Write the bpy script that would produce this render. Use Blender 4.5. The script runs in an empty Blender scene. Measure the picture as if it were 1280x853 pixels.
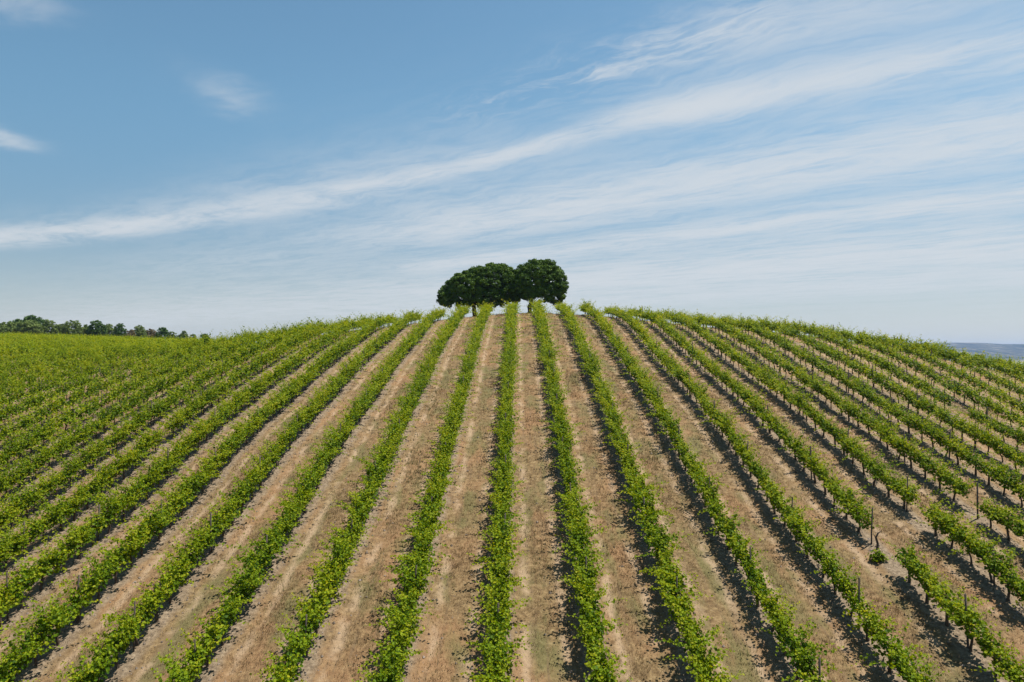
import bpy, math, random
import numpy as np

R = math.radians
C = bpy.context.scene.collection
rng = np.random.default_rng(7)
random.seed(7)

# ------------------------------------------------------------------ camera
CAMZ = 10.0
cam_d = bpy.data.cameras.new('camera'); cam = bpy.data.objects.new('camera', cam_d); C.objects.link(cam)
PITCH = math.atan(13.5 / 853.0)
cam.location = (0, 0, CAMZ); cam.rotation_euler = (math.pi / 2 + PITCH, 0, 0)
cam_d.sensor_width = 36.0; cam_d.lens = 36.0 * 853 / 1280
cam_d.clip_start = 0.1; cam_d.clip_end = 30000
bpy.context.scene.camera = cam

# ------------------------------------------------------------------ world, sun, exposure
SUN = np.array([0.36, 0.16, 0.92]); SUN /= np.linalg.norm(SUN)
EL = math.asin(SUN[2]); AZ = math.atan2(SUN[0], SUN[1])
SKY = 0.050
EXPOSURE = 0.72
sc = bpy.context.scene
sc.view_settings.view_transform = 'Standard'; sc.view_settings.look = 'None'
sc.view_settings.gamma = 1.0; sc.view_settings.use_curve_mapping = False
sc.view_settings.exposure = EXPOSURE

w = bpy.data.worlds.new('World'); sc.world = w; w.use_nodes = True
nt = w.node_tree; nt.nodes.clear()
def N(nt, t, **k):
    n = nt.nodes.new(t)
    for a, b in k.items(): setattr(n, a, b)
    return n
class G:
    """small helper to write node maths"""
    def __init__(s, nt): s.nt = nt
    def put(s, sock, v):
        if hasattr(v, 'is_linked') or isinstance(v, bpy.types.NodeSocket): s.nt.links.new(v, sock)
        else: sock.default_value = v
    def m(s, op, a, b=0.0, c=None, clamp=False):
        n = s.nt.nodes.new('ShaderNodeMath'); n.operation = op; n.use_clamp = clamp
        s.put(n.inputs[0], a); s.put(n.inputs[1], b)
        if c is not None: s.put(n.inputs[2], c)
        return n.outputs[0]
    def sep(s, v):
        n = s.nt.nodes.new('ShaderNodeSeparateXYZ'); s.nt.links.new(v, n.inputs[0]); return n.outputs
    def comb(s, x, y, z):
        n = s.nt.nodes.new('ShaderNodeCombineXYZ')
        for i, q in enumerate((x, y, z)): s.put(n.inputs[i], q)
        return n.outputs[0]
    def noise(s, vec, scale, detail=4, rough=0.55, dist=0.0):
        n = s.nt.nodes.new('ShaderNodeTexNoise'); s.nt.links.new(vec, n.inputs['Vector'])
        n.inputs['Scale'].default_value = scale; n.inputs['Detail'].default_value = detail
        n.inputs['Roughness'].default_value = rough; n.inputs['Distortion'].default_value = dist
        return n.outputs[0]
    def ss(s, v, a, b):
        n = s.nt.nodes.new('ShaderNodeMapRange'); n.interpolation_type = 'SMOOTHSTEP'
        s.put(n.inputs[0], v); n.inputs[1].default_value = a; n.inputs[2].default_value = b
        return n.outputs[0]
    def mix(s, f, a, b):
        n = s.nt.nodes.new('ShaderNodeMix'); n.data_type = 'RGBA'
        s.put(n.inputs[0], f)
        for sock, v in ((n.inputs[6], a), (n.inputs[7], b)):
            if isinstance(v, tuple): sock.default_value = (*v, 1) if len(v) == 3 else v
            else: s.nt.links.new(v, sock)
        return n.outputs[2]
    def gauss(s, t, t0, sig):
        d = s.m('DIVIDE', s.m('SUBTRACT', t, t0), sig)
        return s.m('EXPONENT', s.m('MULTIPLY', s.m('MULTIPLY', d, d), -1.0))

g = G(nt)
sky = N(nt, 'ShaderNodeTexSky', sky_type='NISHITA')
sky.sun_disc = False; sky.sun_elevation = EL; sky.sun_rotation = AZ
sky.air_density = 1.0; sky.dust_density = 0.5; sky.ozone_density = 2.0; sky.altitude = 200
tc = N(nt, 'ShaderNodeTexCoord')
dx, dy, dz = g.sep(tc.outputs['Generated'])
zz = g.m('MAXIMUM', dz, 0.012)
px = g.m('DIVIDE', dx, zz); py = g.m('DIVIDE', dy, zz)      # point on a flat cloud sheet one unit overhead
# s runs along the wind, t across it
s_ = g.m('SUBTRACT', g.m('MULTIPLY', px, 0.75), g.m('MULTIPLY', py, 0.66))
t_ = g.m('ADD', g.m('MULTIPLY', px, 0.66), g.m('MULTIPLY', py, 0.75))
base = g.comb(px, py, 0.0)
warp = g.m('MULTIPLY', g.m('SUBTRACT', g.noise(base, 0.9, 3), 0.5), 0.55)
t_w = g.m('ADD', t_, warp)
wig = g.m('MULTIPLY', g.m('SUBTRACT', g.noise(base, 2.6, 4, .6), 0.5), 0.20)
t_f = g.m('ADD', t_w, wig)
streak = g.noise(g.comb(g.m('MULTIPLY', s_, 0.75), g.m('MULTIPLY', t_f, 3.0), 0.3), 1.7, 6, 0.62, 0.4)
fine = g.noise(g.comb(g.m('MULTIPLY', s_, 2.6), g.m('MULTIPLY', t_f, 9.0), 4.3), 1.9, 7, 0.68, 0.5)
patch = g.noise(g.comb(s_, t_, 7.7), 0.9, 5, 0.6)
tex = g.m('ADD', g.m('ADD', g.m('MULTIPLY', streak, 0.50), g.m('MULTIPLY', fine, 0.26)), g.m('MULTIPLY', patch, 0.24))
tex = g.ss(tex, 0.36, 0.62)
def band(t0, slope, sig, amp, s0=None, s1=None, fade=1.0):
    tt = g.m('SUBTRACT', g.m('ADD', t_, g.m('MULTIPLY', warp, 0.35)), g.m('MULTIPLY', s_, slope))
    v = g.m('MULTIPLY', g.gauss(tt, t0, sig), amp)
    if s0 is not None: v = g.m('MULTIPLY', v, g.ss(s_, s0 - fade, s0 + fade))
    if s1 is not None: v = g.m('MULTIPLY', v, g.m('SUBTRACT', 1.0, g.ss(s_, s1 - fade, s1 + fade)))
    return v
#BANDS#
ds = g.m('MINIMUM', g.m('ADD', s_, 2.3), 0.0)
tA = g.m('ADD', g.m('ADD', t_, g.m('MULTIPLY', warp, 0.30)), g.m('MULTIPLY', g.m('MULTIPLY', ds, ds), 0.041))
A1 = g.m('MULTIPLY', g.gauss(tA, 2.57, g.m('ADD', 0.115, g.m('MULTIPLY', ds, -0.045))), 0.95)
A1 = g.m('MULTIPLY', A1, g.m('SUBTRACT', 1.0, g.ss(s_, -1.9, -0.7)))
A1 = g.m('MULTIPLY', A1, g.m('ADD', 0.55, g.m('MULTIPLY', g.ss(patch, .35, .6), 0.5)))
A2 = g.m('MULTIPLY', g.gauss(tA, 2.42, 0.45), 0.36)          # its soft upper side
A2 = g.m('MULTIPLY', A2, g.m('SUBTRACT', 1.0, g.ss(s_, -3.2, -1.4)))
terms = [
    A1, A2,
    band(2.82, 0.20, 0.21, 1.05, -1.55, None, 0.35),    # broad brush, upper right
    g.m('MULTIPLY', band(2.22, 0.10, 0.20, 0.55, -1.3, None, 0.5), g.ss(patch, .30, .62)),
    band(3.80, 0.0, 0.52, 1.1, -4.6, None, 1.3),       # wide band, right
    band(5.35, 0.0, 0.40, 1.0, -6.2, None, 1.3),
    band(7.9, 0.0, 1.1, 0.75, -9.0, None, 2.0),
    band(11.5, 0.0, 1.8, 0.6, -15.0, None, 4.0),
    g.m('MULTIPLY', band(1.98, 0.0, 0.15, 0.75, -1.95, -0.75, 0.35), g.ss(g.m('ADD', g.m('MULTIPLY', fine, .6), g.m('MULTIPLY', patch, .4)), .38, .62)),      # wisps at the top
    band(8.5, 0.0, 2.4, 0.50, None, None),
    band(3.3, 0.0, 1.1, 0.10, -3.2, None, 1.6), band(3.2, -0.05, 0.75, 0.20, -9.0, -2.5, 1.5),
]
cl = terms[0]
for x in terms[1:]: cl = g.m('ADD', cl, x)
veil = g.m('MULTIPLY', g.ss(t_, 1.2, 7.0), 0.36)
pw = g.m('MULTIPLY', g.m('SUBTRACT', g.noise(base, 5.0, 4, .6), .5), .22)
px2, py2 = px, py
px, py = g.m('ADD', px, pw), g.m('ADD', py, g.m('MULTIPLY', pw, -1.3))
def puff(u, v, ru, rv, amp):
    P = 440 - v; X0, Y0 = (u - 640) / P, 853 / P
    ex = g.m('DIVIDE', g.m('SUBTRACT', px, X0), ru); ey = g.m('DIVIDE', g.m('SUBTRACT', py, Y0), rv)
    d = g.m('ADD', g.m('MULTIPLY', ex, ex), g.m('MULTIPLY', ey, ey))
    return g.m('MULTIPLY', g.m('EXPONENT', g.m('MULTIPLY', d, -1.0)), amp)
pf = g.m('ADD', puff(285, 118, 0.10, 0.20, 0.30), puff(2, 172, 0.10, 0.16, 0.55))
pf = g.m('ADD', pf, puff(15, 2, 0.12, 0.08, 0.3))
dens = g.m('ADD', g.m('MULTIPLY', g.m('ADD', cl, pf), g.m('ADD', g.m('MULTIPLY', tex, 0.85), 0.24)), g.m('MULTIPLY', veil, g.m('ADD', 0.35, g.m('MULTIPLY', tex, 0.9))))
dens = g.m('MULTIPLY', dens, g.ss(dz, -0.005, 0.03))
hz = g.m('SUBTRACT', 1.0, g.ss(dz, -0.02, 0.16))
dens = g.m('ADD', dens, g.m('MULTIPLY', hz, 0.30))
dens = g.m('MULTIPLY', g.m('SUBTRACT', 1.0, g.m('EXPONENT', g.m('MULTIPLY', dens, -1.55))), 0.95)
tint = nt.nodes.new('ShaderNodeMix'); tint.data_type = 'RGBA'; tint.blend_type = 'MULTIPLY'; nt.links.new(g.ss(dz, 0.02, 0.36), tint.inputs[0])
nt.links.new(sky.outputs[0], tint.inputs[6]); tint.inputs[7].default_value = (1.28, 1.63, 1.50, 1)
skyc = g.mix(dens, tint.outputs[2], (8.3, 8.7, 9.1))
bg = N(nt, 'ShaderNodeBackground'); nt.links.new(skyc, bg.inputs[0]); bg.inputs[1].default_value = SKY
wo = N(nt, 'ShaderNodeOutputWorld'); nt.links.new(bg.outputs[0], wo.inputs[0])

sd = bpy.data.lights.new('sun', 'SUN'); so = bpy.data.objects.new('sun', sd); C.objects.link(so)
sd.energy = 5.0; sd.angle = R(0.53); sd.color = (1.0, 0.95, 0.86)
from mathutils import Vector, Matrix
so.rotation_euler = Vector(SUN.tolist()).to_track_quat('Z', 'Y').to_euler()
so.location = (40, 20, 100)

# ------------------------------------------------------------------ helpers
def tag(o, label=None, cat=None, group=None, kind=None):
    if label: o['label'] = label
    if cat: o['category'] = cat
    if group: o['group'] = group
    if kind: o['kind'] = kind
    return o
def mesh_np(name, V, F, attrs=None, smooth=False, mat=None):
    """V (n,3), F (m,k) with one k, or a list of such arrays"""
    Fs = F if isinstance(F, list) else [F]
    me = bpy.data.meshes.new(name)
    V = np.ascontiguousarray(V, dtype=np.float32)
    me.vertices.add(len(V)); me.vertices.foreach_set('co', V.ravel())
    nl = sum(f.size for f in Fs); npoly = sum(len(f) for f in Fs)
    me.loops.add(nl); me.loops.foreach_set('vertex_index', np.concatenate([f.ravel() for f in Fs]).astype(np.int32))
    tot = np.concatenate([np.full(len(f), f.shape[1]) for f in Fs]).astype(np.int32)
    st = np.concatenate([[0], np.cumsum(tot)[:-1]]).astype(np.int32)
    me.polygons.add(npoly); me.polygons.foreach_set('loop_start', st)
    if smooth: me.polygons.foreach_set('use_smooth', np.ones(npoly, dtype=bool))
    else: me.polygons.foreach_set('use_smooth', np.zeros(npoly, dtype=bool))
    me.update(calc_edges=True)
    for k, v in (attrs or {}).items():
        a = me.attributes.new(k, 'FLOAT', 'POINT'); a.data.foreach_set('value', np.ascontiguousarray(v, dtype=np.float32))
    if mat: me.materials.append(mat)
    return me
def link(name, me, parent=None):
    o = bpy.data.objects.new(name, me); C.objects.link(o)
    if parent: o.parent = parent
    return o
def unit(a): return a / np.maximum(np.linalg.norm(a, axis=-1, keepdims=True), 1e-9)
class Acc:
    def __init__(s): s.V = []; s.F = {}; s.n = 0; s.A = []
    def add(s, V, F, a=None):
        s.V.append(V); s.A.append(np.zeros(len(V)) if a is None else np.broadcast_to(a, (len(V),)))
        s.F.setdefault(F.shape[1], []).append(F + s.n); s.n += len(V)
    def mesh(s, name, mat, smooth=False):
        return mesh_np(name, np.concatenate(s.V), [np.concatenate(f) for f in s.F.values()], {'tint': np.concatenate(s.A)}, smooth, mat)
def tube(P, rad, k=6, cap=True):
    """tapered tube along the points P with a radius each"""
    P = np.asarray(P, float); rad = np.asarray(rad, float); n = len(P)
    T = unit(np.gradient(P, axis=0)); V = []
    ref = np.array([1.0, 0.13, 0.07])
    for p, t, r in zip(P, T, rad):
        a = unit(np.cross(t, ref)); b = np.cross(t, a)
        an = np.arange(k) * 2 * np.pi / k
        V.append(p + r * (np.cos(an)[:, None] * a + np.sin(an)[:, None] * b))
    V = np.concatenate(V)
    F = [[i * k + j, i * k + (j + 1) % k, (i + 1) * k + (j + 1) % k, (i + 1) * k + j] for i in range(n - 1) for j in range(k)]
    F = np.array(F)
    if cap:
        V = np.vstack([V, P[-1] + T[-1] * rad[-1] * 0.4]); c = len(V) - 1
        F2 = np.array([[(n - 1) * k + j, (n - 1) * k + (j + 1) % k, c, c] for j in range(k)])
        return V, F, F2[:, :3]
    return V, F, None
def add_tube(acc, P, rad, k=6, a=0.0):
    V, F, F2 = tube(P, rad, k)
    n0 = acc.n; acc.add(V, F, a)
    if F2 is not None: acc.F.setdefault(3, []).append(F2 + n0)
def leaves(acc, pos, nrm, tip, size, tint, lod=0, fold=0.22):
    nrm = unit(nrm); tip = unit(tip - (tip * nrm).sum(-1, keepdims=True) * nrm); side = np.cross(nrm, tip)
    s = size[:, None]; n = len(pos)
    if lod == 0:
        pr = [(-.0, 0, 0), (.52, .30, fold), (.42, .78, fold * .8), (0, 1.0, -.08), (-.42, .78, fold * .8), (-.52, .30, fold)]
        V = np.stack([pos + s * (a * side + (b - .4) * tip + c * nrm) for a, b, c in pr], 1).reshape(-1, 3)
        b = np.arange(n)[:, None] * 6
        F = np.concatenate([b + np.array([[0, 1, 2, 3]]), b + np.array([[0, 3, 4, 5]])])
        acc.add(V, F, np.repeat(tint, 6))
    else:
        pr = [(0, 0, 0), (.5, .5, fold), (0, 1.0, -.05), (-.5, .5, fold)]
        V = np.stack([pos + s * (a * side + (b - .5) * tip + c * nrm) for a, b, c in pr], 1).reshape(-1, 3)
        b = np.arange(n)[:, None] * 4
        F = np.concatenate([b + np.array([[0, 1, 2]]), b + np.array([[0, 2, 3]])])
        acc.add(V, F, np.repeat(tint, 4))
_g = {}
def vnoise(x, y, sc, seed=0):
    """smooth value noise in -1..1"""
    if seed not in _g: _g[seed] = np.random.default_rng(seed + 99).uniform(-1, 1, (256, 256))
    t = _g[seed]; x = np.asarray(x) / sc; y = np.asarray(y) / sc
    xi = np.floor(x).astype(int); yi = np.floor(y).astype(int); fx = x - xi; fy = y - yi
    fx = fx * fx * (3 - 2 * fx); fy = fy * fy * (3 - 2 * fy)
    q = lambda a, b: t[(xi + a) & 255, (yi + b) & 255]
    return (q(0, 0) * (1 - fx) + q(1, 0) * fx) * (1 - fy) + (q(0, 1) * (1 - fx) + q(1, 1) * fx) * fy

# ------------------------------------------------------------------ terrain
PTS = [(5.6,73.3,4.73), (5.4,47.5,-0.28), (5.3,39.7,-1.95), (5.3,31.8,-4.84), (8.0,24.8,-6.33), (8.0,21.5,-7.38), (8.0,19.2,-8.21), (8.4,78.1,5.31), (8.2,53.3,0.50), (8.2,43.6,-1.53), (8.1,34.6,-3.44), (8.1,30.7,-4.67), (10.9,28.3,-5.79), (10.8,24.5,-6.94), (10.8,21.8,-7.46), (10.8,19.6,-8.24), (11.2,75.2,4.85), (11.1,56.5,1.66), (11.0,43.6,-1.28), (10.9,35.9,-3.36), (10.9,31.3,-4.58), (13.7,29.2,-5.67), (13.6,26.3,-6.11), (13.6,22.8,-6.86), (13.6,21.5,-7.58), (13.6,19.6,-8.00), (13.6,18.7,-8.52), (14.0,74.6,4.38), (13.8,53.7,0.50), (13.8,44.0,-1.55), (13.7,37.8,-2.88), (13.7,33.0,-4.32), (16.5,28.7,-5.67), (16.4,26.0,-6.22), (16.4,23.7,-6.54), (16.8,71.5,4.03), (16.7,58.1,1.36), (16.6,47.2,-0.94), (16.5,39.2,-2.53), (19.3,28.4,-5.80), (19.2,26.8,-6.31), (19.6,71.0,3.58), (19.4,53.5,0.50), (19.4,46.0,-1.18), (-6.0,18.2,-7.79), (-5.9,31.6,-4.81), (-5.9,38.5,-3.02), (-5.8,48.0,-0.68), (-5.7,66.1,2.95), (-8.7,27.2,-5.85), (-8.8,22.8,-7.40), (-8.8,18.5,-8.25), (-8.7,31.7,-4.64), (-8.7,36.2,-3.39), (-8.6,42.6,-2.35), (-8.6,49.5,-0.29), (-8.5,62.9,1.84), (-11.5,29.6,-6.14), (-11.6,25.9,-6.81), (-11.6,21.5,-8.18), (-11.6,19.1,-8.73), (-11.5,31.8,-4.83), (-11.5,35.3,-3.72), (-11.4,40.7,-2.62), (-11.4,48.6,-0.68), (-11.3,62.1,1.82), (-11.1,82.6,4.36), (-14.3,30.4,-6.01), (-14.4,26.6,-6.62), (-14.4,23.7,-7.53), (-14.4,21.1,-8.43), (-14.4,19.3,-8.94), (-14.3,34.6,-4.45), (-14.3,39.3,-3.22), (-14.2,46.6,-1.75), (-14.1,54.8,0.00), (-14.1,66.6,2.34), (-17.1,31.1,-6.47), (-17.1,27.1,-7.12), (-17.2,24.1,-7.85), (-17.1,40.5,-3.31), (-17.0,46.8,-2.03), (-17.0,52.6,-0.62), (-16.9,61.3,1.29), (-16.8,72.4,3.23), (-19.9,31.8,-6.50), (-19.9,28.3,-7.23), (-20.0,26.7,-7.67), (-19.8,47.0,-2.20), (-19.7,54.4,-0.32), (-22.7,32.6,-6.90), (-22.7,30.4,-7.28), (0.0,18.0,-8.45), (2.5,18.0,-8.45), (-3.0,18.0,-8.40), (0.0,30.0,-5.15), (0.0,45.0,-1.25), (0.0,60.0,2.75), (-3.0,75.0,5.10), (2.0,75.0,5.30), (0.0,88.0,5.90), (0.0,100.0,5.40), (10.0,88.0,5.30), (-12.0,90.0,4.60), (25.0,88.0,3.20), (0.0,125.0,3.00), (20.0,115.0,1.50), (0.0,150.0,-2.00), (0.0,8.0,-11.30), (15.0,8.0,-11.20), (-15.0,8.0,-12.00), (-28.0,15.0,-11.20), (30.0,12.0,-10.00), (28.7,68.0,2.95), (38.0,62.0,0.73), (43.5,58.0,-0.80), (33.0,78.0,1.60), (45.0,72.0,-1.30), (55.0,62.0,-4.20), (60.0,85.0,-6.00), (28.0,35.0,-4.90), (34.0,45.0,-3.50), (25.0,24.0,-7.40), (45.0,40.0,-6.30), (80.0,60.0,-12.00), (80.0,100.0,-14.00), (50.0,110.0,-6.00), (-24.0,80.0,2.85), (-35.0,88.0,1.35), (-57.0,110.0,1.90), (-82.0,130.0,2.75), (-105.0,140.0,3.50), (-36.0,48.0,-3.50), (-25.8,34.0,-6.40), (-28.5,37.6,-5.90), (-45.0,60.0,-2.20), (-62.0,83.0,0.30), (-80.0,106.0,1.60), (-30.0,60.0,-0.90), (-40.0,75.0,0.60), (-110.0,175.0,3.50), (-60.0,150.0,1.70), (-30.0,110.0,1.00), (-20.0,140.0,0.00), (-55.0,45.0,-5.00), (-60.0,20.0,-10.00), (-90.0,70.0,-1.50), (-130.0,130.0,3.40), (-130.0,90.0,0.50), (-45.0,25.0,-9.20)]
Q = np.array(PTS); KXY = Q[:, :2] / 30
def _K(a, b):
    r2 = ((a[:, None] - b[None]) ** 2).sum(-1)
    return np.where(r2 > 1e-12, r2 * np.log(r2 + 1e-12), 0)
n_ = len(Q); A_ = np.zeros((n_ + 3, n_ + 3))
A_[:n_, :n_] = _K(KXY, KXY) + .15 * np.eye(n_); A_[:n_, n_] = 1; A_[:n_, n_ + 1:] = KXY; A_[n_:, :n_] = A_[:n_, n_:].T
W_ = np.linalg.solve(A_, np.r_[Q[:, 2], 0, 0, 0])
def sst(x, a, b):
    t = np.clip((x - a) / (b - a), 0, 1); return t * t * (3 - 2 * t)
def ground(x, y):
    """height of the land (without clods)"""
    x = np.asarray(x, float); y = np.asarray(y, float); sh = np.broadcast(x, y).shape
    xf = np.broadcast_to(x, sh).ravel(); yf = np.broadcast_to(y, sh).ravel()
    xc = np.clip(xf, -190, 110); yc = np.clip(yf, -10, 260)
    q = np.stack([xc, yc], 1) / 30; out = np.empty(len(q))
    for i in range(0, len(q), 20000):
        j = slice(i, i + 20000); out[j] = _K(q[j], KXY) @ W_[:n_] + W_[n_] + q[j] @ W_[n_ + 1:]
    out = np.clip(out - 1.1, -32, 7)
    d = np.maximum(np.maximum(-150 - xf, xf - 75), np.maximum(yf - 225, -yf))
    f = sst(d, 0, 160)
    far = -48 + 6 * vnoise(xf, yf, 900, 5) + 3 * vnoise(xf, yf, 260, 6)
    out = out * (1 - f) + far * f
    return (out + CAMZ).reshape(sh)
S = 2.8; T0 = 0.0074; X00 = -0.55
def row_x(i, y): return X00 + S * i + T0 * y
def row_phase(x, y):
    """distance from the nearest vine row line, in metres"""
    p = (x - X00 - T0 * y) / S
    return (p - np.round(p)) * S
def relief(x, y):
    ph = row_phase(x, y)
    near = 1 - sst(np.hypot(x, y), 60, 110)
    berm = 0.07 * np.exp(-(ph / .42) ** 2)
    track = -0.035 * np.exp(-((np.abs(ph) - .85) / .2) ** 2)
    return near * (berm + track + .03 * vnoise(x, y, .55, 1) + .022 * vnoise(x, y, .27, 2)) + .05 * vnoise(x, y, 3.1, 3)
def gz(x, y): return ground(x, y) + relief(np.asarray(x, float), np.asarray(y, float))
def project(x, y, z):
    """pixel of a point in the 1280 x 853 photograph (used only to tell what the view takes in)"""
    z = z - CAMZ; c, s = math.cos(PITCH), math.sin(PITCH)
    d = y * c + z * s; h = -y * s + z * c
    return 640 + 853 * x / d, 426.5 - 853 * h / d, d

# ------------------------------------------------------------------ materials
def newmat(name):
    m = bpy.data.materials.new(name); m.use_nodes = True; nt = m.node_tree; nt.nodes.clear()
    out = nt.nodes.new('ShaderNodeOutputMaterial'); return m, nt, out, G(nt)
def ramp(nt, fac, stops):
    r = nt.nodes.new('ShaderNodeValToRGB'); nt.links.new(fac, r.inputs[0]); e = r.color_ramp.elements
    while len(e) < len(stops): e.new(0.5)
    for el, (p, c) in zip(e, stops): el.position = p; el.color = (*c, 1)
    return r.outputs[0]
def attr(nt, name):
    a = nt.nodes.new('ShaderNodeAttribute'); a.attribute_name = name; return a.outputs['Fac']
def leafmat(name, stops, trans=0.3, rough=0.5, spec=0.35, tr_gain=(1.25, 1.15, 0.5)):
    m, nt, out, g = newmat(name)
    col = ramp(nt, attr(nt, 'tint'), stops)
    p = nt.nodes.new('ShaderNodeBsdfPrincipled'); nt.links.new(col, p.inputs['Base Color'])
    p.inputs['Roughness'].default_value = rough; p.inputs['Specular IOR Level'].default_value = spec
    if trans > 0:
        t = nt.nodes.new('ShaderNodeBsdfTranslucent')
        mm = nt.nodes.new('ShaderNodeMix'); mm.data_type = 'RGBA'; mm.blend_type = 'MULTIPLY'; mm.inputs[0].default_value = 1
        nt.links.new(col, mm.inputs[6]); mm.inputs[7].default_value = (*tr_gain, 1)
        nt.links.new(mm.outputs[2], t.inputs[0])
        x = nt.nodes.new('ShaderNodeMixShader'); x.inputs[0].default_value = trans
        nt.links.new(p.outputs[0], x.inputs[1]); nt.links.new(t.outputs[0], x.inputs[2]); nt.links.new(x.outputs[0], out.inputs[0])
    else: nt.links.new(p.outputs[0], out.inputs[0])
    return m
def woodmat(name, c1, c2, scale=30, rough=0.85):
    m, nt, out, g = newmat(name)
    tc = nt.nodes.new('ShaderNodeTexCoord'); x, y, z = g.sep(tc.outputs['Object'])
    n = g.noise(g.comb(x, y, g.m('MULTIPLY', z, 0.15)), scale, 4)
    p = nt.nodes.new('ShaderNodeBsdfPrincipled'); nt.links.new(g.mix(g.ss(n, .35, .65), c1, c2), p.inputs['Base Color'])
    p.inputs['Roughness'].default_value = rough; p.inputs['Specular IOR Level'].default_value = 0.2
    b = nt.nodes.new('ShaderNodeBump'); b.inputs['Strength'].default_value = .6; b.inputs['Distance'].default_value = .01
    nt.links.new(n, b.inputs['Height']); nt.links.new(b.outputs[0], p.inputs['Normal']); nt.links.new(p.outputs[0], out.inputs[0])
    return m
#COLORS#
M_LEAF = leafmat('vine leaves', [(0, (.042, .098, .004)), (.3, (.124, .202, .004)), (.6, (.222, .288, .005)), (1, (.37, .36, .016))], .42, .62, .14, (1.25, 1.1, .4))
M_BARK = woodmat('vine bark', (.055, .038, .028), (.12, .088, .065))
M_POST = woodmat('weathered wood', (.05, .038, .03), (.11, .088, .07), 40)
M_PBARK = woodmat('pine bark', (.05, .033, .024), (.12, .08, .055), 6)
M_PINE = leafmat('pine needles', [(0, (0.033, 0.073, 0.011)), (.5, (0.083, 0.147, 0.018)), (1, (0.175, 0.237, 0.031))], .15, .65, .12, (1.250, 1.250, 0.660))
M_OLIVE = leafmat('grey green foliage', [(0, (0.091, 0.135, 0.032)), (.5, (0.159, 0.209, 0.054)), (1, (0.243, 0.296, 0.082))], .15, .6, .2, (1.216, 1.346, 0.501))
M_DARK = leafmat('dark green foliage', [(0, (0.034, 0.072, 0.014)), (.5, (0.066, 0.127, 0.024)), (1, (0.129, 0.203, 0.037))], .12, .6, .2, (1.508, 1.685, 0.592))
M_TAN = leafmat('dry shrub foliage', [(0, (0.128, 0.096, 0.048)), (.5, (0.192, 0.152, 0.080)), (1, (0.288, 0.232, 0.136))], .1, .8, .1, (0.800, 0.800, 0.560))
M_DRY = leafmat('dry grass blades', [(0, (0.090, 0.052, 0.024)), (.4, (0.172, 0.110, 0.051)), (.75, (0.255, 0.178, 0.087)), (1, (0.358, 0.276, 0.145))], .2, .8, .1, (0.689, 0.654, 0.466))
M_WEED = leafmat('green weeds', [(0, (0.043, 0.060, 0.017)), (.5, (0.085, 0.106, 0.034)), (1, (0.145, 0.145, 0.051))], .25, .7, .2, (0.850, 0.850, 0.510))

def soilmat():
    m, nt, out, g = newmat('vineyard soil')
    geo = nt.nodes.new('ShaderNodeNewGeometry'); pos = geo.outputs['Position']; x, y, z = g.sep(pos)
    p = g.m('DIVIDE', g.m('SUBTRACT', g.m('SUBTRACT', x, X00), g.m('MULTIPLY', y, T0)), S)
    ph = g.m('MULTIPLY', g.m('ABSOLUTE', g.m('SUBTRACT', p, g.m('ROUND', p))), S)
    phn = g.m('ADD', ph, g.m('MULTIPLY', g.m('SUBTRACT', g.noise(pos, 1.7, 4), .5), .55))
    straw = ramp(nt, g.noise(pos, 5.5, 6, .7), [(.28, (0.066, 0.043, 0.021)), (.43, (0.132, 0.087, 0.043)), (.57, (0.207, 0.142, 0.071)), (.72, (0.293, 0.219, 0.117))])
    big = g.noise(pos, 0.33, 4, .6)
    straw = g.mix(g.m('MULTIPLY', g.ss(big, .42, .68), .5), straw, (.27, .145, .075))
    # greener middles between some rows
    gn = g.noise(g.comb(x, g.m('MULTIPLY', y, .35), 0.0), .8, 4, .6)
    grn = g.m('MULTIPLY', g.ss(gn, .47, .64), .6)
    grn = g.m('MULTIPLY', grn, g.ss(ph, .45, .95))
    straw = g.mix(grn, straw, (.105, .11, .042))
    # wheel tracks and drag marks that run with the rows
    stk = g.noise(g.comb(g.m('MULTIPLY', x, 3.4), g.m('MULTIPLY', y, .22), 0.0), 1.6, 5, .62)
    straw = g.mix(g.m('MULTIPLY', g.ss(stk, .52, .66), .55), straw, (.135, .092, .054))
    trk = g.m('MULTIPLY', g.gauss(phn, .80, .16), g.ss(g.noise(pos, .8, 4, .6), .38, .60))
    straw = g.mix(g.m('MULTIPLY', trk, .75), straw, (.34, .245, .16))
    soil = ramp(nt, g.noise(pos, 8.0, 6, .68), [(.3, (0.093, 0.069, 0.047)), (.5, (0.187, 0.140, 0.094)), (.7, (0.311, 0.242, 0.167))])
    vine = g.mix(g.m('SUBTRACT', 1.0, g.ss(phn, .20, .58)), straw, soil)
    # beyond the vineyard: dry pasture and fields
    far = ramp(nt, g.noise(pos, .012, 6, .6), [(.35, (.10, .12, .05)), (.5, (.24, .20, .11)), (.62, (.13, .14, .07)), (.7, (.30, .24, .15))])
    dist = g.m('SQRT', g.m('ADD', g.m('MULTIPLY', x, x), g.m('MULTIPLY', y, y)))
    col = g.mix(g.ss(dist, 205, 240), vine, far)
    b = nt.nodes.new('ShaderNodeBsdfPrincipled'); nt.links.new(col, b.inputs['Base Color'])
    b.inputs['Roughness'].default_value = .95; b.inputs['Specular IOR Level'].default_value = .1
    bm = nt.nodes.new('ShaderNodeBump'); bm.inputs['Strength'].default_value = .9; bm.inputs['Distance'].default_value = .07
    nt.links.new(g.noise(pos, 6.5, 8, .72), bm.inputs['Height']); nt.links.new(bm.outputs[0], b.inputs['Normal'])
    nt.links.new(b.outputs[0], out.inputs[0]); return m
M_SOIL = soilmat()

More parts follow.
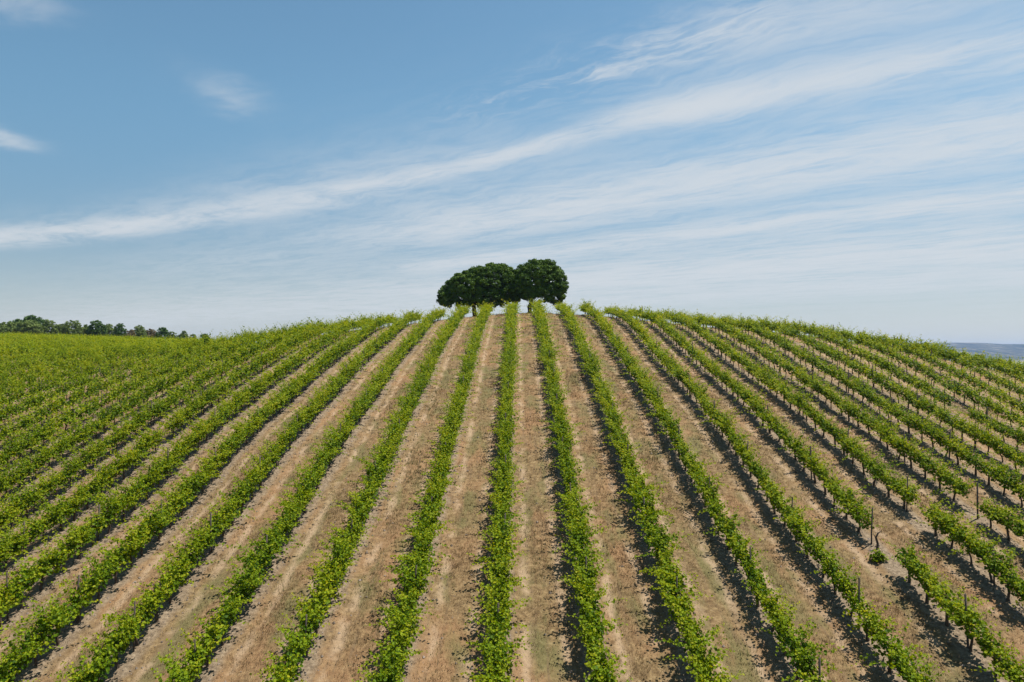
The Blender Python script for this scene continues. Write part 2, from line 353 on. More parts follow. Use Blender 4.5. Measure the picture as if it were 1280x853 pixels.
# ------------------------------------------------------------------ ground: one sheet out to the horizon
def axis(a, b, step, lo, hi, growth=1.10):
    core = list(np.arange(a, b + 1e-6, step)); d = step; v = core[-1]; up = []
    while v < hi: d *= growth; v += d; up.append(v)
    d = step; v = core[0]; dn = []
    while v > lo: d *= growth; v -= d; dn.append(v)
    return np.array(dn[::-1] + core + up)
gx = axis(-27, 27, .22, -7500, 9500, 1.085); gy = axis(12, 50, .25, -1500, 9500, 1.085)
GX, GY = np.meshgrid(gx, gy, indexing='ij')
GZ = gz(GX, GY); nx, ny = GX.shape
V = np.stack([GX, GY, GZ], -1).reshape(-1, 3)
ii = (np.arange(nx - 1)[:, None] * ny + np.arange(ny - 1)[None]).ravel()
F = np.stack([ii, ii + ny, ii + ny + 1, ii + 1], 1)
ground_o = link('ground', mesh_np('ground', V, F, None, True, M_SOIL)); tag(ground_o, kind='structure')

# distant hills on the right horizon
def hillsmat():
    m, nt, out, g = newmat('far hillside fields')
    geo = nt.nodes.new('ShaderNodeNewGeometry'); pos = geo.outputs['Position']; x, y, z = g.sep(pos)
    n = g.noise(g.comb(x, g.m('MULTIPLY', y, .35), 0.0), .016, 5, .6)
    col = ramp(nt, n, [(.40, (.010, .016, .012)), (.47, (.03, .038, .028)), (.52, (.11, .095, .07)), (.56, (.022, .03, .02)), (.62, (.17, .145, .11))])
    b = nt.nodes.new('ShaderNodeBsdfPrincipled'); nt.links.new(col, b.inputs['Base Color']); b.inputs['Roughness'].default_value = 1; b.inputs['Specular IOR Level'].default_value = 0
    nt.links.new(b.outputs[0], out.inputs[0]); return m
hx = np.arange(-500, 9001, 60.); hy = np.arange(2200, 7001, 60.)
HX, HY = np.meshgrid(hx, hy, indexing='ij')
ridge = np.exp(-((HY - 4700 + 250 * vnoise(HX, HX * 0, 1500, 11)) / 900) ** 2)
HZ = -56 + ridge * (112 + 15 * vnoise(HX, HY, 620, 12) + 6 * vnoise(HX, HY, 200, 13)) + 5 * vnoise(HX, HY, 500, 14) * sst(HY, 2400, 3400)
HZ -= 30 * (1 - sst(HY, 2200, 2700)) + 30 * sst(HY, 6300, 7000)
hn = HX.shape[1]; ii = (np.arange(HX.shape[0] - 1)[:, None] * hn + np.arange(hn - 1)[None]).ravel()
tag(link('hills', mesh_np('hills', np.stack([HX, HY, HZ + CAMZ], -1).reshape(-1, 3), np.stack([ii, ii + hn, ii + hn + 1, ii + 1], 1), None, True, hillsmat())), kind='structure')

# the air: one even box of haze round the whole scene
def hazebox():
    m, nt, out, g = newmat('haze air')
    v = nt.nodes.new('ShaderNodeVolumePrincipled'); v.inputs['Color'].default_value = (.42, .62, 1.0, 1); v.inputs['Density'].default_value = HAZE
    v.inputs['Anisotropy'].default_value = 0.2
    nt.links.new(v.outputs[0], out.inputs['Volume'])
    x0, x1, y0, y1, z0, z1 = -11000, 13000, -3500, 13000, -130., 95.
    V = np.array([(x, y, z) for x in (x0, x1) for y in (y0, y1) for z in (z0, z1)], float)
    F = np.array([[0, 1, 3, 2], [4, 6, 7, 5], [0, 4, 5, 1], [2, 3, 7, 6], [0, 2, 6, 4], [1, 5, 7, 3]])
    tag(link('haze', mesh_np('haze', V, F, None, False, m)), 'pale blue summer haze over the far land', kind='stuff')
HAZE = 0.00009
if HAZE: hazebox()

# ------------------------------------------------------------------ grapevines
def vine_leaves(r, vig, nshoot, pitch, size, lod, fill):
    """leaves of one vine; the row runs along y, the ground is z = 0"""
    pos, nrm, tip, sz, ti, paths = [], [], [], [], [], []
    for k in range(nshoot):
        p = np.array([r.normal(0, .065), r.uniform(-.54, .54), .50 + r.normal(0, .06)])
        wild = r.random() < .10
        d = np.array([r.normal(.05, .33 if not wild else .9), r.normal(0, .28 if not wild else .6), 1.0 if not wild else .55]); d /= np.linalg.norm(d)
        tall = (not wild) and r.random() < .22
        if tall: d = unit(d * np.array([.5, .6, 1.0]))
        L = r.uniform(.46, .98) * vig * (1.2 if wild else (1.28 if tall else 1)); st = pitch; n = max(3, int(L / st)); path = [p.copy()]
        ang = r.uniform(0, 6.28)
        for q in range(n):
            s = (q + 1) / n
            d = d + np.array([np.sign(d[0]) * .02, 0, -.014 * (1 + 2 * s) * (1.5 if wild else 1)]) + r.normal(0, .06, 3); d /= np.linalg.norm(d)
            p = p + d * st; path.append(p.copy())
            ang += 2.4
            off = np.array([math.cos(ang), math.sin(ang), .1 + r.normal(0, .25)]) * .085 * (1 - .55 * s)
            pos.append(p + off)
            nn = np.array([off[0] * 4, off[1] * 4, .75]) + r.normal(0, .42, 3); nrm.append(nn)
            tip.append(off * 6 + np.array([0, 0, -.35]) + r.normal(0, .3, 3))
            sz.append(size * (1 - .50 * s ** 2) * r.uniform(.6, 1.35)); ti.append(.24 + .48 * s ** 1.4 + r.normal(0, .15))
        paths.append(np.array(path))
    for k in range(fill):
        a = r.uniform(0, 6.28); q = r.random() ** .5
        pos.append(np.array([q * .30 * vig * math.cos(a), r.uniform(-.54, .54), .66 + .30 * q * math.sin(a)])); nrm.append(np.array([math.cos(a), 0, .6]) + r.normal(0, .5, 3))
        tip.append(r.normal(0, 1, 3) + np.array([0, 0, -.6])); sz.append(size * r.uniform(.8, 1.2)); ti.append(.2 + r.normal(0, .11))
    return (np.array(pos), np.array(nrm), np.array(tip), np.array(sz), np.clip(np.array(ti), 0, 1)), paths
def foliage_acc(seed, vig, nshoot, pitch, size, lod, fill, hue=0.0):
    r = np.random.default_rng(seed); acc = Acc()
    (p, n, t, s, ti), paths = vine_leaves(r, vig, nshoot, pitch, size, lod, fill)
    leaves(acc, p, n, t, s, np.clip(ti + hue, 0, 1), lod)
    if lod == 0:
        for P in paths: add_tube(acc, P[::2], np.linspace(.006, .003, len(P[::2])), 3, .55)
    return acc
def trunk_acc(seed, k=6, full=True):
    r = np.random.default_rng(seed); acc = Acc()
    b = r.normal(0, .035, (5, 2)); b[0] = 0; lean = r.normal(0, .05, 2)
    z = np.array([-.12, .08, .27, .44, .60]); P = np.stack([b[:, 0] * z + lean[0] * z, b[:, 1] + lean[1] * z, z], 1)
    add_tube(acc, P, np.array([.058, .046, .038, .040, .034]) * r.uniform(.85, 1.2), k)
    if full:
        for sg in (-1, 1):
            h = P[-1]; L = r.uniform(.25, .46)
            add_tube(acc, [h - np.array([0, 0, .03]), h + np.array([r.normal(0, .03), sg * L * .4, .03]), h + np.array([r.normal(0, .04), sg * L, .05 + r.normal(0, .03)])], [.03, .024, .015], 5)
            add_tube(acc, [h + np.array([0, sg * L * .5, .02]), h + np.array([r.normal(0, .06), sg * L * .55, .17])], [.014, .006], 4)
    return acc
NV = 36
VIG = [(.72 + .5 * k / NV) for k in range(NV)]
#VINES#
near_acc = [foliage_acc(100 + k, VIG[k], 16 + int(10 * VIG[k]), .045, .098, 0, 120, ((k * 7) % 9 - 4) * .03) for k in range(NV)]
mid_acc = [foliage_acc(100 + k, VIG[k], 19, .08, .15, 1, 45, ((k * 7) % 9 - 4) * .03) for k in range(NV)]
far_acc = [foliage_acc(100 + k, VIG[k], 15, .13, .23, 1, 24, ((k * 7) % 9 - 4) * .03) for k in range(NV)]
tr_near = [trunk_acc(500 + k) for k in range(12)]
tr_far = [trunk_acc(500 + k, 3, False) for k in range(12)]
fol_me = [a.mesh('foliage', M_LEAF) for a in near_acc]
trunk_me = [a.mesh('trunk', M_BARK, True) for a in tr_near]

# empty places in the rows, seen in the photograph: (row, from, to)
GAPS = [(5, 24.2, 25.9), (5, 20.5, 21.2), (7, 28.4, 29.8), (10, 41, 43), (6, 27.2, 28.0)]
vr = np.random.default_rng(21)
vines = []
for i in range(-48, 25):
    y1 = 82.0
    if i < -12: y1 = 82 + min(98, (-12 - i) * 6.5)
    if i > 9: y1 = 82 + min(25, (i - 9) * 3)
    y = 8 + vr.uniform(0, 1)
    while y < y1:
        x = row_x(i, y) + vr.normal(0, .035)
        miss = .025 if i >= 5 else .006
        if y > 50: miss *= .6
        if i < -10 and y > 55: miss = .06
        gap = any(i == a and b <= y <= c for a, b, c in GAPS)
        draw = vr.random(); vg = vr.normal(0, 1)
        if not gap and draw > miss:
            bias = .60 if i < 2 else (.55 if i == 2 else .46)
            if i < -4: bias += .06 * min(4, -4 - i)
            if y > 45: bias += .1
            k = int(np.clip((bias + .2 * vg) * NV, 0, NV - 1))
            vines.append([i, x, y, k])
        y += vr.normal(1.0 if i < 3 else 1.06, .05) + (0.25 if (y > 90) else 0)
VA = np.array(vines); VZ = ground(VA[:, 1], VA[:, 2]) + .06
SL = (ground(VA[:, 1], VA[:, 2] + .5) - ground(VA[:, 1], VA[:, 2] - .5))
pu, pv, pd = project(VA[:, 1], VA[:, 2], VZ + .8)
pvt = project(VA[:, 1], VA[:, 2], VZ + .35)[1]
inframe = (pu > -6) & (pu < 1286) & (pv < 853) & (pd > 5)
margin = (np.abs(VA[:, 1]) < 0.76 * VA[:, 2] + 9) & (VA[:, 2] > 11)
order = np.argsort(np.where(inframe, pd, 1e9)); single = np.zeros(len(VA), bool); single[order[:298]] = True; single &= inframe
ORD = ['', 'first', 'second', 'third', 'fourth', 'fifth', 'sixth', 'seventh', 'eighth', 'ninth', 'tenth', 'eleventh', 'twelfth', 'thirteenth', 'fourteenth', 'fifteenth', 'sixteenth', 'seventeenth', 'eighteenth', 'nineteenth', 'twentieth',
       'twenty-first', 'twenty-second', 'twenty-third', 'twenty-fourth', 'twenty-fifth', 'twenty-sixth', 'twenty-seventh', 'twenty-eighth', 'twenty-ninth', 'thirtieth']
def row_words(i):
    if i == 0: return 'the middle row below the pines'
    return '%s row %s of the middle row' % (ORD[abs(i)], 'right' if i > 0 else 'left')
FW = 1.04 + .36 * sst(VA[:, 2], 32, 75) + .10 * (VA[:, 0] < -4)      # the canopies are fuller up the slope and on the left flank
FH = 1.04 + .06 * sst(VA[:, 2], 35, 75) + .16 * sst(-VA[:, 0], 3, 8) - .28 * sst(np.hypot(VA[:, 1], VA[:, 2]), 70, 110)
rank = {}
vroot = None
for idx in np.lexsort((VA[:, 2], VA[:, 0])):
    if not single[idx]: continue
    i, x, y, k = int(VA[idx, 0]), VA[idx, 1], VA[idx, 2], int(VA[idx, 3])
    rank[i] = rank.get(i, 0) + 1
    if vroot is None:
        o = bpy.data.objects.new('grapevine', None); C.objects.link(o); o.empty_display_size = .2
        t = link('trunk', trunk_me[0], o); f = link('foliage', fol_me[0], o); vroot = (o, t, f)
    else:
        o, t, f = (q.copy() for q in vroot)
        for q in (o, t, f): C.objects.link(q)
        t.parent = o; f.parent = o
    t.data = trunk_me[idx % 12]; f.data = fol_me[k]
    o.location = (x, y, VZ[idx]); flip = math.pi if idx % 2 else 0.0
    sc_ = vr.uniform(.94, 1.08)
    t.rotation_euler = (0, 0, vr.uniform(-.4, .4) + flip)
    f.scale = (sc_ * vr.uniform(.92, 1.12) * FW[idx], 1.08, sc_ * FH[idx])
    f.rotation_euler = Matrix.Rotation(math.atan(SL[idx]), 3, 'X').to_euler() if not flip else (Matrix.Rotation(math.atan(SL[idx]), 3, 'X') @ Matrix.Rotation(math.pi, 3, 'Z')).to_euler()
    adj = 'small' if k < 9 else ('bushy' if k > 25 else 'leafy')
    tag(o, '%s green grapevine, %s from the photo edge in %s' % (adj, ORD[rank[i]], row_words(i)), 'grapevine', 'trellised grapevines on the slope')

def merge(sel, accs, tracs, name, sheary=True):
    acc = []; n = 0
    groups = {}
    for idx in np.nonzero(sel)[0]: groups.setdefault((int(VA[idx, 3]), bool(idx % 2)), []).append(idx)
    Vs, As, Fs = [], [], {}
    tot = 0
    for (k, fl), ids in groups.items():
        a = accs[k]; V = np.concatenate(a.V); T = np.concatenate(a.A); Fd = {q: np.concatenate(v) for q, v in a.F.items()}
        ids = np.array(ids); m = len(ids)
        sgn = -1.0 if fl else 1.0
        scx = vr.uniform(.9, 1.12, m) * FW[ids]; scz = vr.uniform(.92, 1.1, m) * FH[ids]; hue = vr.normal(0, .05, m)
        P = np.empty((m, len(V), 3))
        P[:, :, 0] = V[None, :, 0] * sgn * scx[:, None] + VA[ids, 1][:, None]
        yl = V[None, :, 1] * sgn * 1.08
        P[:, :, 1] = yl + VA[ids, 2][:, None]
        P[:, :, 2] = V[None, :, 2] * scz[:, None] + VZ[ids][:, None] + yl * SL[ids][:, None]
        Vs.append(P.reshape(-1, 3)); As.append(np.clip(T[None] + hue[:, None], 0, 1).ravel())
        off = (np.arange(m) * len(V))[:, None, None]
        for q, f in Fd.items(): Fs.setdefault(q, []).append((f[None] + off).reshape(-1, q) + tot)
        tot += m * len(V)
    return np.concatenate(Vs), [np.concatenate(v) for v in Fs.values()], np.concatenate(As)
rest = margin & ~single
D = np.hypot(VA[:, 1], VA[:, 2])
FH *= np.where(D > 70, vr.uniform(.74, 1.08, len(VA)), 1.0); FW *= np.where((VA[:, 0] < -8) & (D > 60), .78, 1.0)
LOD1, LOD2 = 50, 92
parts = []; tot = 0; Vl, Fl, Al, Ml = [], {}, [], {}
for sel, accs in ((rest & (D < LOD1), near_acc), (rest & (D >= LOD1) & (D < LOD2), mid_acc), (rest & (D >= LOD2), far_acc)):
    V, Fs, A = merge(sel, accs, None, '')
    Vl.append(V); Al.append(A)
    for f in Fs: Fl.setdefault(f.shape[1], []).append(f + tot)
    tot += len(V)
leafFs = [np.concatenate(v) for v in Fl.values()]; nleafpoly = sum(len(f) for f in leafFs)
# their trunks
tV, tF, tn = [], {}, tot
for idx in np.nonzero(rest & (D < 80))[0]:
    a = (tr_near if D[idx] < 45 else tr_far)[idx % 12]
    V = np.concatenate(a.V) + np.array([VA[idx, 1], VA[idx, 2], VZ[idx]])
    tV.append(V)
    for q, f in a.F.items(): tF.setdefault(q, []).append(np.concatenate(f) + tn)
    tn += len(V)
trFs = [np.concatenate(v) for v in tF.values()]
allV = np.concatenate(Vl + tV); allA = np.concatenate(Al + [np.zeros(tn - tot)])
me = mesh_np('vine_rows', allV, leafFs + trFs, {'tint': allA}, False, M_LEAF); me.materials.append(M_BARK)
mi = np.zeros(len(me.polygons), np.int32); mi[nleafpoly:] = 1; me.polygons.foreach_set('material_index', mi)
tag(link('vine_rows', me), 'green vine rows covering the upper slope and left flank up to the skyline', 'grapevines', kind='stuff')
print('vines', len(VA), 'single', single.sum(), 'rest', rest.sum(), 'polys', len(me.polygons))

# posts standing in the rows
def post_mesh(seed):
    r = np.random.default_rng(seed); acc = Acc(); h = r.uniform(1.38, 1.68); rr = r.uniform(.024, .034)
    l = r.normal(0, .035, 2)
    add_tube(acc, [(0, 0, -.25), (l[0] * .3, l[1] * .3, h * .4), (l[0], l[1], h)], [rr * 1.05, rr, rr * .92], 7)
    return acc.mesh('trellis_post', M_POST, True)
post_me = [post_mesh(k) for k in range(8)]
pr_ = np.random.default_rng(4); posts = []
for i in range(-13, 13):
    y = 12 + pr_.uniform(0, 5.2)
    while y < 76:
        x = row_x(i, y) + pr_.normal(0, .04); posts.append((i, x, y)); y += 5.2 + pr_.normal(0, .12)
prank = {}; proto = None
for i, x, y in sorted(posts):
    z = float(ground(np.array([x]), np.array([y]))[0]) + .05
    u, v, d = project(x, y, z + 1.5)
    u2, v2, _ = project(x, y, z + 1.1)
    if not (3 < u < 1277 and v2 < 850) or y > (58 if i < 5 else 74): continue
    prank[i] = prank.get(i, 0) + 1
    if proto is None: o = link('trellis_post', post_me[0]); proto = o
    else: o = proto.copy(); C.objects.link(o)
    o.data = post_me[int(pr_.integers(8))]; o.location = (x, y, z - (.22 if -4 < i < 3 else .05)); o.rotation_euler = (pr_.normal(0, .02), pr_.normal(0, .02), pr_.uniform(0, 6))
    tag(o, 'weathered wooden post, %s from the photo edge in %s' % (ORD[prank[i]], row_words(i)), 'post', 'wooden trellis posts in the vine rows')
print('posts', sum(prank.values()))

# a dead vine stump and a young replant in the gap on the right
def at(u, y): return (u - 640) / 853.0 * y
x = row_x(5, 25.6); y = 25.6; z = float(gz(np.array([x]), np.array([y]))[0])
acc = Acc(); add_tube(acc, [(0, 0, -.1), (.02, 0, .2), (-.03, .03, .42), (.04, .02, .58), (.13, 0, .66)], [.05, .045, .038, .03, .012], 7)
add_tube(acc, [(-.03, .03, .42), (-.12, .06, .55)], [.025, .01], 5)
o = link('dead_vine', acc.mesh('dead_vine', M_BARK, True)); o.location = (x, y, z); tag(o, 'bare crooked dead vine stump in the gap of a right hand row', 'dead vine')
x = row_x(5, 24.9) - .35; y = 24.9; z = float(gz(np.array([x]), np.array([y]))[0])
o = bpy.data.objects.new('young_vine', None); C.objects.link(o); o.location = (x, y, z); tag(o, 'low bushy young vine without a trunk, filling a gap beside the dead stump', 'young vine')
r = np.random.default_rng(5); n = 190; a = r.normal(0, 1, (n, 3)); a[:, 2] = np.abs(a[:, 2]); a = unit(a) * (r.random(n) ** .4)[:, None]
acc = Acc(); leaves(acc, a * np.array([.34, .26, .36]) * r.uniform(.6, 1.25, (n, 1)) + np.array([0, 0, .05]), a + r.normal(0, .4, (n, 3)) + np.array([0, 0, .4]), r.normal(0, 1, (n, 3)), r.uniform(.06, .12, n), np.clip(.42 + r.normal(0, .15, n), 0, 1))
link('foliage', acc.mesh('foliage', M_LEAF), o)
acc = Acc()
for k in range(5): add_tube(acc, [(0, 0, -.05), r.normal(0, .08, 3) * [1, 1, 0] + [0, 0, .2], r.normal(0, .14, 3) * [1, 1, 0] + [0, 0, .38]], [.009, .007, .004], 4)
link('stem', acc.mesh('stem', M_BARK, True), o)

# ------------------------------------------------------------------ grass, weeds, clods
def blades(r, x, y, nb, length, width, tint0, tsd, spread, lean):
    n = len(x); z = gz(x, y)
    X = np.repeat(x, nb) + r.normal(0, spread, n * nb); Y = np.repeat(y, nb) + r.normal(0, spread, n * nb); Z = np.repeat(z, nb) - .015
    L = np.repeat(length, nb) * r.uniform(.5, 1.25, n * nb); a = r.uniform(0, 6.283, n * nb); le = np.abs(r.normal(0, lean, n * nb))
    d = np.stack([np.cos(a) * np.sin(le), np.sin(a) * np.sin(le), np.cos(le)], 1) * L[:, None]
    b = a + np.pi / 2 + r.normal(0, .8, n * nb); wv = np.stack([np.cos(b), np.sin(b), 0 * b], 1) * (np.repeat(width, nb) * r.uniform(.6, 1.3, n * nb))[:, None] * .5
    P = np.stack([X, Y, Z], 1)
    V = np.stack([P - wv, P + wv, P + d], 1).reshape(-1, 3)
    T = np.repeat(np.clip(np.repeat(tint0, nb) + r.normal(0, tsd, n * nb), 0, 1), 3)
    return V, T
def scatter(r, n, y0, y1):
    y = np.sqrt(r.uniform(y0 ** 2, y1 ** 2, n)); x = r.uniform(-1, 1, n) * (y * .80 + 2.5); return x, y
gr = np.random.default_rng(33)
VV, TT = [], []
for n, y0, y1, ln, wd, nb in ((90000, 14, 30, .10, .013, 5), (80000, 30, 48, .12, .020, 4), (50000, 48, 84, .15, .034, 4)):
    x, y = scatter(gr, n, y0, y1)
    ph = np.abs(row_phase(x, y)); keep = gr.random(n) < (.12 + .88 * sst(ph, .35, .8)) * (1 - .6 * np.exp(-((ph - .8) / .18) ** 2)) * (.35 + .65 * sst(vnoise(x, y, 1.1, 21) + .5 * vnoise(x, y, .45, 22), -.6, .5))
    x, y = x[keep], y[keep]
    t0 = .38 + .26 * vnoise(x, y, 1.6, 23) + .2 * vnoise(x * 1.0, y * .12, .45, 24)
    V, T = blades(gr, x, y, nb, ln * (1 + .4 * vnoise(x, y, 2.2, 25)), np.full(len(x), wd), t0, .16, .05, .75)
    VV.append(V); TT.append(T)
V = np.concatenate(VV); F = np.arange(len(V)).reshape(-1, 3)
tag(link('dry_grass', mesh_np('dry_grass', V, F, {'tint': np.concatenate(TT)}, False, M_DRY)), 'dry straw coloured grass between the vine rows', 'grass', kind='stuff')
VV, TT = [], []
for n, y0, y1, ln, wd, nb in ((40000, 14, 34, .13, .02, 5), (40000, 34, 82, .17, .045, 4)):
    x, y = scatter(gr, n, y0, y1); p = (x - X00 - T0 * y) / S; ph = np.abs(p - np.round(p)) * S; mid = np.floor(p).astype(int)
    lush = np.select([mid == -2, mid == 2, mid == 0, mid == -3, mid == 3], [1.0, .8, .5, .35, .4], .2)
    nz = vnoise(x, y * .5, 1.0, 26) + .6 * vnoise(x, y * .6, 2.7, 27)
    keep = gr.random(n) < np.where(ph > .5, lush, .05) * sst(nz, -.05, .75) * sst(ph, .4, 1.0)
    x, y = x[keep], y[keep]
    V, T = blades(gr, x, y, nb, np.full(len(x), ln), np.full(len(x), wd), .5 + .25 * vnoise(x, y, 1.3, 28), .18, .06, .7); VV.append(V); TT.append(T)
V = np.concatenate(VV); F = np.arange(len(V)).reshape(-1, 3)
tag(link('green_weeds', mesh_np('green_weeds', V, F, {'tint': np.concatenate(TT)}, False, M_WEED)), 'patchy green weeds along the middles between the vine rows', 'weeds', kind='stuff')
# clods of earth along the foot of the rows
oc = np.array([(1, 0, 0), (-1, 0, 0), (0, 1, 0), (0, -1, 0), (0, 0, 1), (0, 0, -1)], float)
of = np.array([(0, 2, 4), (2, 1, 4), (1, 3, 4), (3, 0, 4), (2, 0, 5), (1, 2, 5), (3, 1, 5), (0, 3, 5)])
n = 60000; x, y = scatter(gr, n, 14, 48); ph = np.abs(row_phase(x, y)); keep = gr.random(n) < np.where(ph < .75, .55, .07); x, y = x[keep], y[keep]; n = len(x)
s = (.012 + .05 * gr.random(n) ** 4)[:, None, None] * gr.uniform(.6, 1.4, (n, 6, 3)); V = oc[None] * s + np.stack([x, y, gz(x, y) + .004], 1)[:, None]
F = (of[None] + (np.arange(n) * 6)[:, None, None]).reshape(-1, 3)
M_CLOD = leafmat('earth clods', [(0, (0.090, 0.068, 0.053)), (.5, (0.180, 0.143, 0.116)), (1, (0.300, 0.247, 0.210))], 0, .95, .1)
tag(link('soil_clods', mesh_np('soil_clods', V.reshape(-1, 3), F, {'tint': np.repeat(gr.random(n), 6)}, False, M_CLOD)), 'grey earth clods and stones along the foot of the vines', 'soil', kind='stuff')

# ------------------------------------------------------------------ trees
def crown(seed, lobes, clump, ntuft, tuft, dens, under=-.55, inner=.42):
    """lobes: (cx, cy, cz, rx, ry, rz); foliage clumps over and inside each lobe, each a burst of small tufts"""
    r = np.random.default_rng(seed); acc = Acc(); L = np.array(lobes, float)
    for li, (cx, cy, cz, rx, ry, rz) in enumerate(L):
        m = int(dens * (rx * ry + rx * rz + ry * rz) / clump ** 2)
        d = unit(r.normal(0, 1, (m * 2, 3))); d = d[d[:, 2] > under - .35 * r.random(len(d))][:m]
        q = np.where(r.random(len(d)) < inner, r.uniform(.45, .85, len(d)), r.uniform(.86, 1.05, len(d)))
        c = np.array([cx, cy, cz]) + d * q[:, None] * np.array([rx, ry, rz])
        # drop those buried in another lobe
        for lj, l2 in enumerate(L):
            if lj == li: continue
            e = (((c - l2[:3]) / l2[3:]) ** 2).sum(1); k = (e > .62) | (r.random(len(c)) < .10); c, d = c[k], d[k]
        for cc, dd in zip(c, d):
            R_ = clump * r.uniform(.55, 1.25); e = unit(r.normal(0, 1, (ntuft, 3)) + dd * .35 + np.array([0, 0, .35]))
            p = cc + e * R_ * (r.random(ntuft) ** .45)[:, None] * np.array([1, 1, .75])
            leaves(acc, p, unit(r.normal(0, .7, (ntuft, 3)) + e), e + r.normal(0, .5, (ntuft, 3)), tuft * r.uniform(.6, 1.3, ntuft), np.clip(r.normal(.42, .15, ntuft) + r.normal(0, .12), 0, 1), 1, .1)
    return acc
def limb_to(acc, a, b, r0, r1, r):
    a, b = np.array(a, float), np.array(b, float); m = (a + b) / 2 + r.normal(0, .12, 3) * np.linalg.norm(b - a); m[2] -= .06 * np.linalg.norm(b - a)
    add_tube(acc, [a, (a + m) / 2, m, (m + b) / 2, b], np.linspace(r0, r1, 5), 7)
def pine(name, label, x, y, lobes, stems, seed):
    o = bpy.data.objects.new(name, None); C.objects.link(o)
    z = float(ground(np.array([x]), np.array([y]))[0]); o.location = (x, y, z); r = np.random.default_rng(seed)
    tag(o, label, 'tree', 'stone pines on the hilltop')
    acc = Acc()
    for foot, top, rad in stems:
        foot, top = np.array(foot, float), np.array(top, float); P = [foot + (top - foot) * t + np.r_[r.normal(0, .06, 2), 0] * (t > 0) for t in np.linspace(0, 1, 6)]
        add_tube(acc, P, rad * np.array([1.35, 1.0, .92, .85, .78, .7]), 9)
        for l in lobes:
            c = np.array(l[:3])
            if np.linalg.norm((c - top)[:2]) < 4.2: limb_to(acc, P[-1] - (P[-1] - P[0]) * r.uniform(0, .35), c + np.array([0, 0, l[5] * .3]), rad * .5, rad * .12, r)
    link('trunk', acc.mesh('trunk', M_PBARK, True), o)
    link('crown', crown(seed, lobes, .42, 100, .17, 2.8).mesh('crown', M_PINE), o)
TY = 84.0
k = TY / 853.0
GZT = float(ground(np.array([0.]), np.array([TY]))[0]) - CAMZ
def lobe(u, v, ru, rv, dy=0, ry=None, x0=0.0):
    return ((u - 640) * k - x0, dy, (440 - v) * k - GZT, ru * k, (ry if ry is not None else ru) * k, rv * k)
xr = (661 - 640) * k; xl = (594 - 640) * k
pine('stone_pine', 'round dark green stone pine on the hilltop with a bare straight trunk', xr, TY,
     [lobe(674, 355, 29, 28, 0, 29, xr), lobe(691, 359, 17, 20, -.6, 18, xr), lobe(655, 361, 18, 19, .5, 19, xr), lobe(668, 342, 20, 16, .4, 20, xr), lobe(683, 344, 18, 16, -.3, 17, xr), lobe(692, 369, 14, 13, .2, 14, xr), lobe(672, 367, 22, 14, -.8, 20, xr)],
     [((0, 0, -.3), (.45, .1, 2.6), .27)], 61)
pine('stone_pine', 'broad lopsided stone pine on the hilltop, lower on its outer side, left tree', xl, TY + 1.0,
     [lobe(612, 355, 30, 28, 0, 29, xl), lobe(642, 351, 16, 21, 1.0, 17, xl), lobe(590, 360, 27, 24, -.4, 25, xl), lobe(571, 365, 21, 19, .5, 20, xl), lobe(632, 361, 18, 19, .8, 20, xl), lobe(620, 343, 21, 16, 0, 20, xl), lobe(598, 345, 19, 15, .4, 18, xl), lobe(577, 354, 16, 15, -.3, 15, xl), lobe(557, 370, 10, 13, 0, 12, xl), lobe(604, 369, 24, 14, -.9, 20, xl)],
     [((0, 0, -.3), (-.3, .1, 2.2), .30), ((.25, .1, -.3), (2.1, 0, 2.4), .2)], 62)

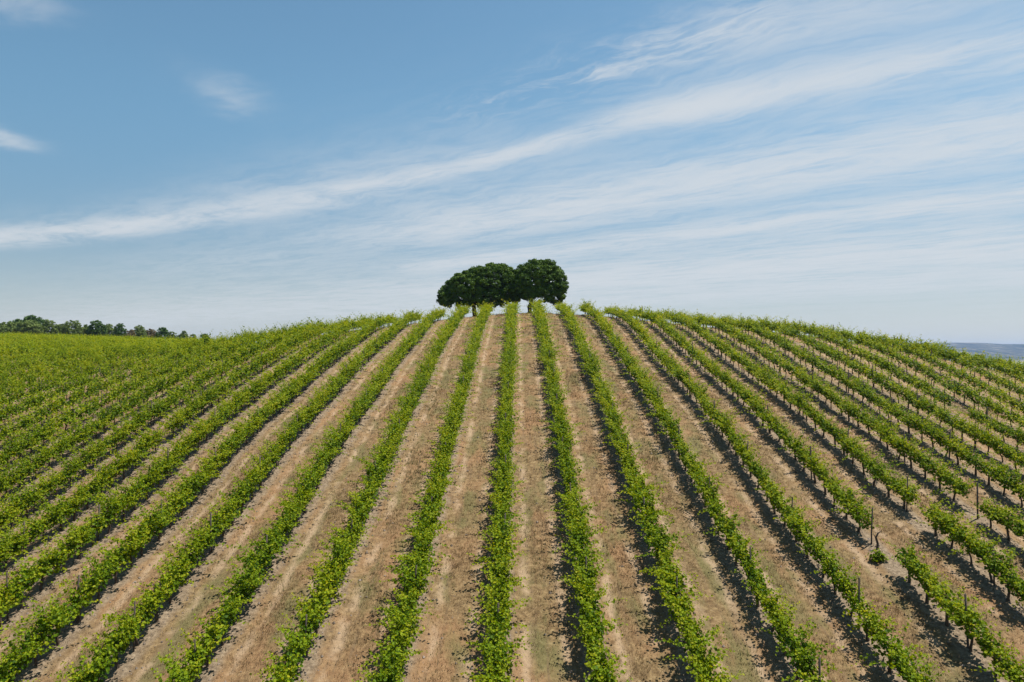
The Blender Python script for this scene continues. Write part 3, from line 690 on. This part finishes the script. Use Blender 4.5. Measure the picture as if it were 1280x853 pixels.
# trees along the far edge on the left: (u, v of the top, half width px, depth, material, name, label)
def far_tree(u, vt, hw, y, mat, name, label, seed, tall=1.0, cat='tree', base=None):
    kk = y / 853.0; x = (u - 640) * kk; z = float(ground(np.array([x]), np.array([y]))[0]); r = np.random.default_rng(seed)
    H = (440 - vt) * kk + CAMZ - z; H = max(H, 1.2)
    o = bpy.data.objects.new(name, None); C.objects.link(o); o.location = (x, y, z); tag(o, label, cat, 'trees along the far edge of the vineyard')
    rw = hw * kk * 1.12; lobes = []
    cz0 = .50 * H
    lobes.append((0, 0, cz0, rw * .86, rw * .86, H - cz0 - .12))
    for q in range(5):
        a = q * 1.257 + r.uniform(-.4, .4); rr = rw * r.uniform(.42, .58)
        lobes.append((math.cos(a) * (rw - rr), math.sin(a) * (rw - rr), H * r.uniform(.26, .55), rr, rr, min(rr * 1.1 * tall, H * .36)))
    acc = Acc(); add_tube(acc, [(0, 0, -.2), (.05, 0, H * .25), (r.normal(0, .1), 0, H * .6)], [.05 * H * .6, .04 * H * .6, .02 * H * .6], 6)
    for l in lobes[1:4]: limb_to(acc, (0, 0, H * .25), l[:3], .02 * H, .008 * H, r)
    link('trunk', acc.mesh('trunk', M_PBARK, True), o)
    cl = max(.34, rw * .17)
    link('crown', crown(seed, lobes, cl, 40, cl * .55, 2.6, -.8, .5).mesh('crown', mat), o)
TL = [(8, 403, 13, 188, M_OLIVE, 'low grey green tree at the left end of the far tree line'),
      (22, 400, 12, 196, M_DARK, 'mid height dark tree just left of the tallest tree in the far tree line'),
      (41, 394, 13, 192, M_DARK, 'tallest and broadest domed tree of the far tree line'),
      (36, 400, 14, 184, M_OLIVE, 'grey green bush in front of the tallest tree in the far tree line'),
      (61, 399.5, 9, 188, M_OLIVE, 'pale green pointed tree just right of the tallest tree'),
      (76, 405, 9, 194, M_OLIVE, 'low grey green bush between two taller round trees'),
      (91, 399.5, 10, 188, M_OLIVE, 'round pale topped tree left of the sloping pale path'),
      (108, 406, 9, 194, M_OLIVE, 'low grey green bush right of the sloping pale path'),
      (121, 401, 10, 187, M_DARK, 'wide dark green tree beside the narrow upright one'),
      (137, 405.5, 9, 194, M_OLIVE, 'pale olive bush left of the narrow dark tree'),
      (150, 404, 6.5, 186, M_DARK, 'narrow upright tree, darkest of the far tree line'),
      (174, 406.5, 8, 188, M_OLIVE, 'olive green bush right of the narrow dark tree'),
      (188, 411, 7, 192, M_TAN, 'low straw coloured shrub between green bushes'),
      (163, 412, 6, 184, M_TAN, 'small straw coloured shrub at the foot of the narrow dark tree'),
      (203, 409.5, 8, 188, M_DARK, 'dark green bush near the right end of the tree line'),
      (216, 414.5, 6, 188, M_OLIVE, 'flat grey green shrub next to the dark bush'),
      (229, 413.5, 5.5, 184, M_OLIVE, 'small round domed bush, second from the right end of the tree line'),
      (241, 417.5, 4, 184, M_OLIVE, 'tiny low shrub between two small domed bushes'),
      (256, 416.5, 5.5, 182, M_DARK, 'small dark domed bush at the right end of the tree line')]
for q, (u, vt, hw, y, mat, lab) in enumerate(TL):
    nm = 'shrub' if ('bush' in lab or 'shrub' in lab) else 'far_tree'
    far_tree(u, vt, hw, y, mat, 'shrub' if nm == 'shrub' else 'tree', lab, 300 + q, 1.7 if 'narrow upright' in lab else 1.0, 'shrub' if nm == 'shrub' else 'tree')
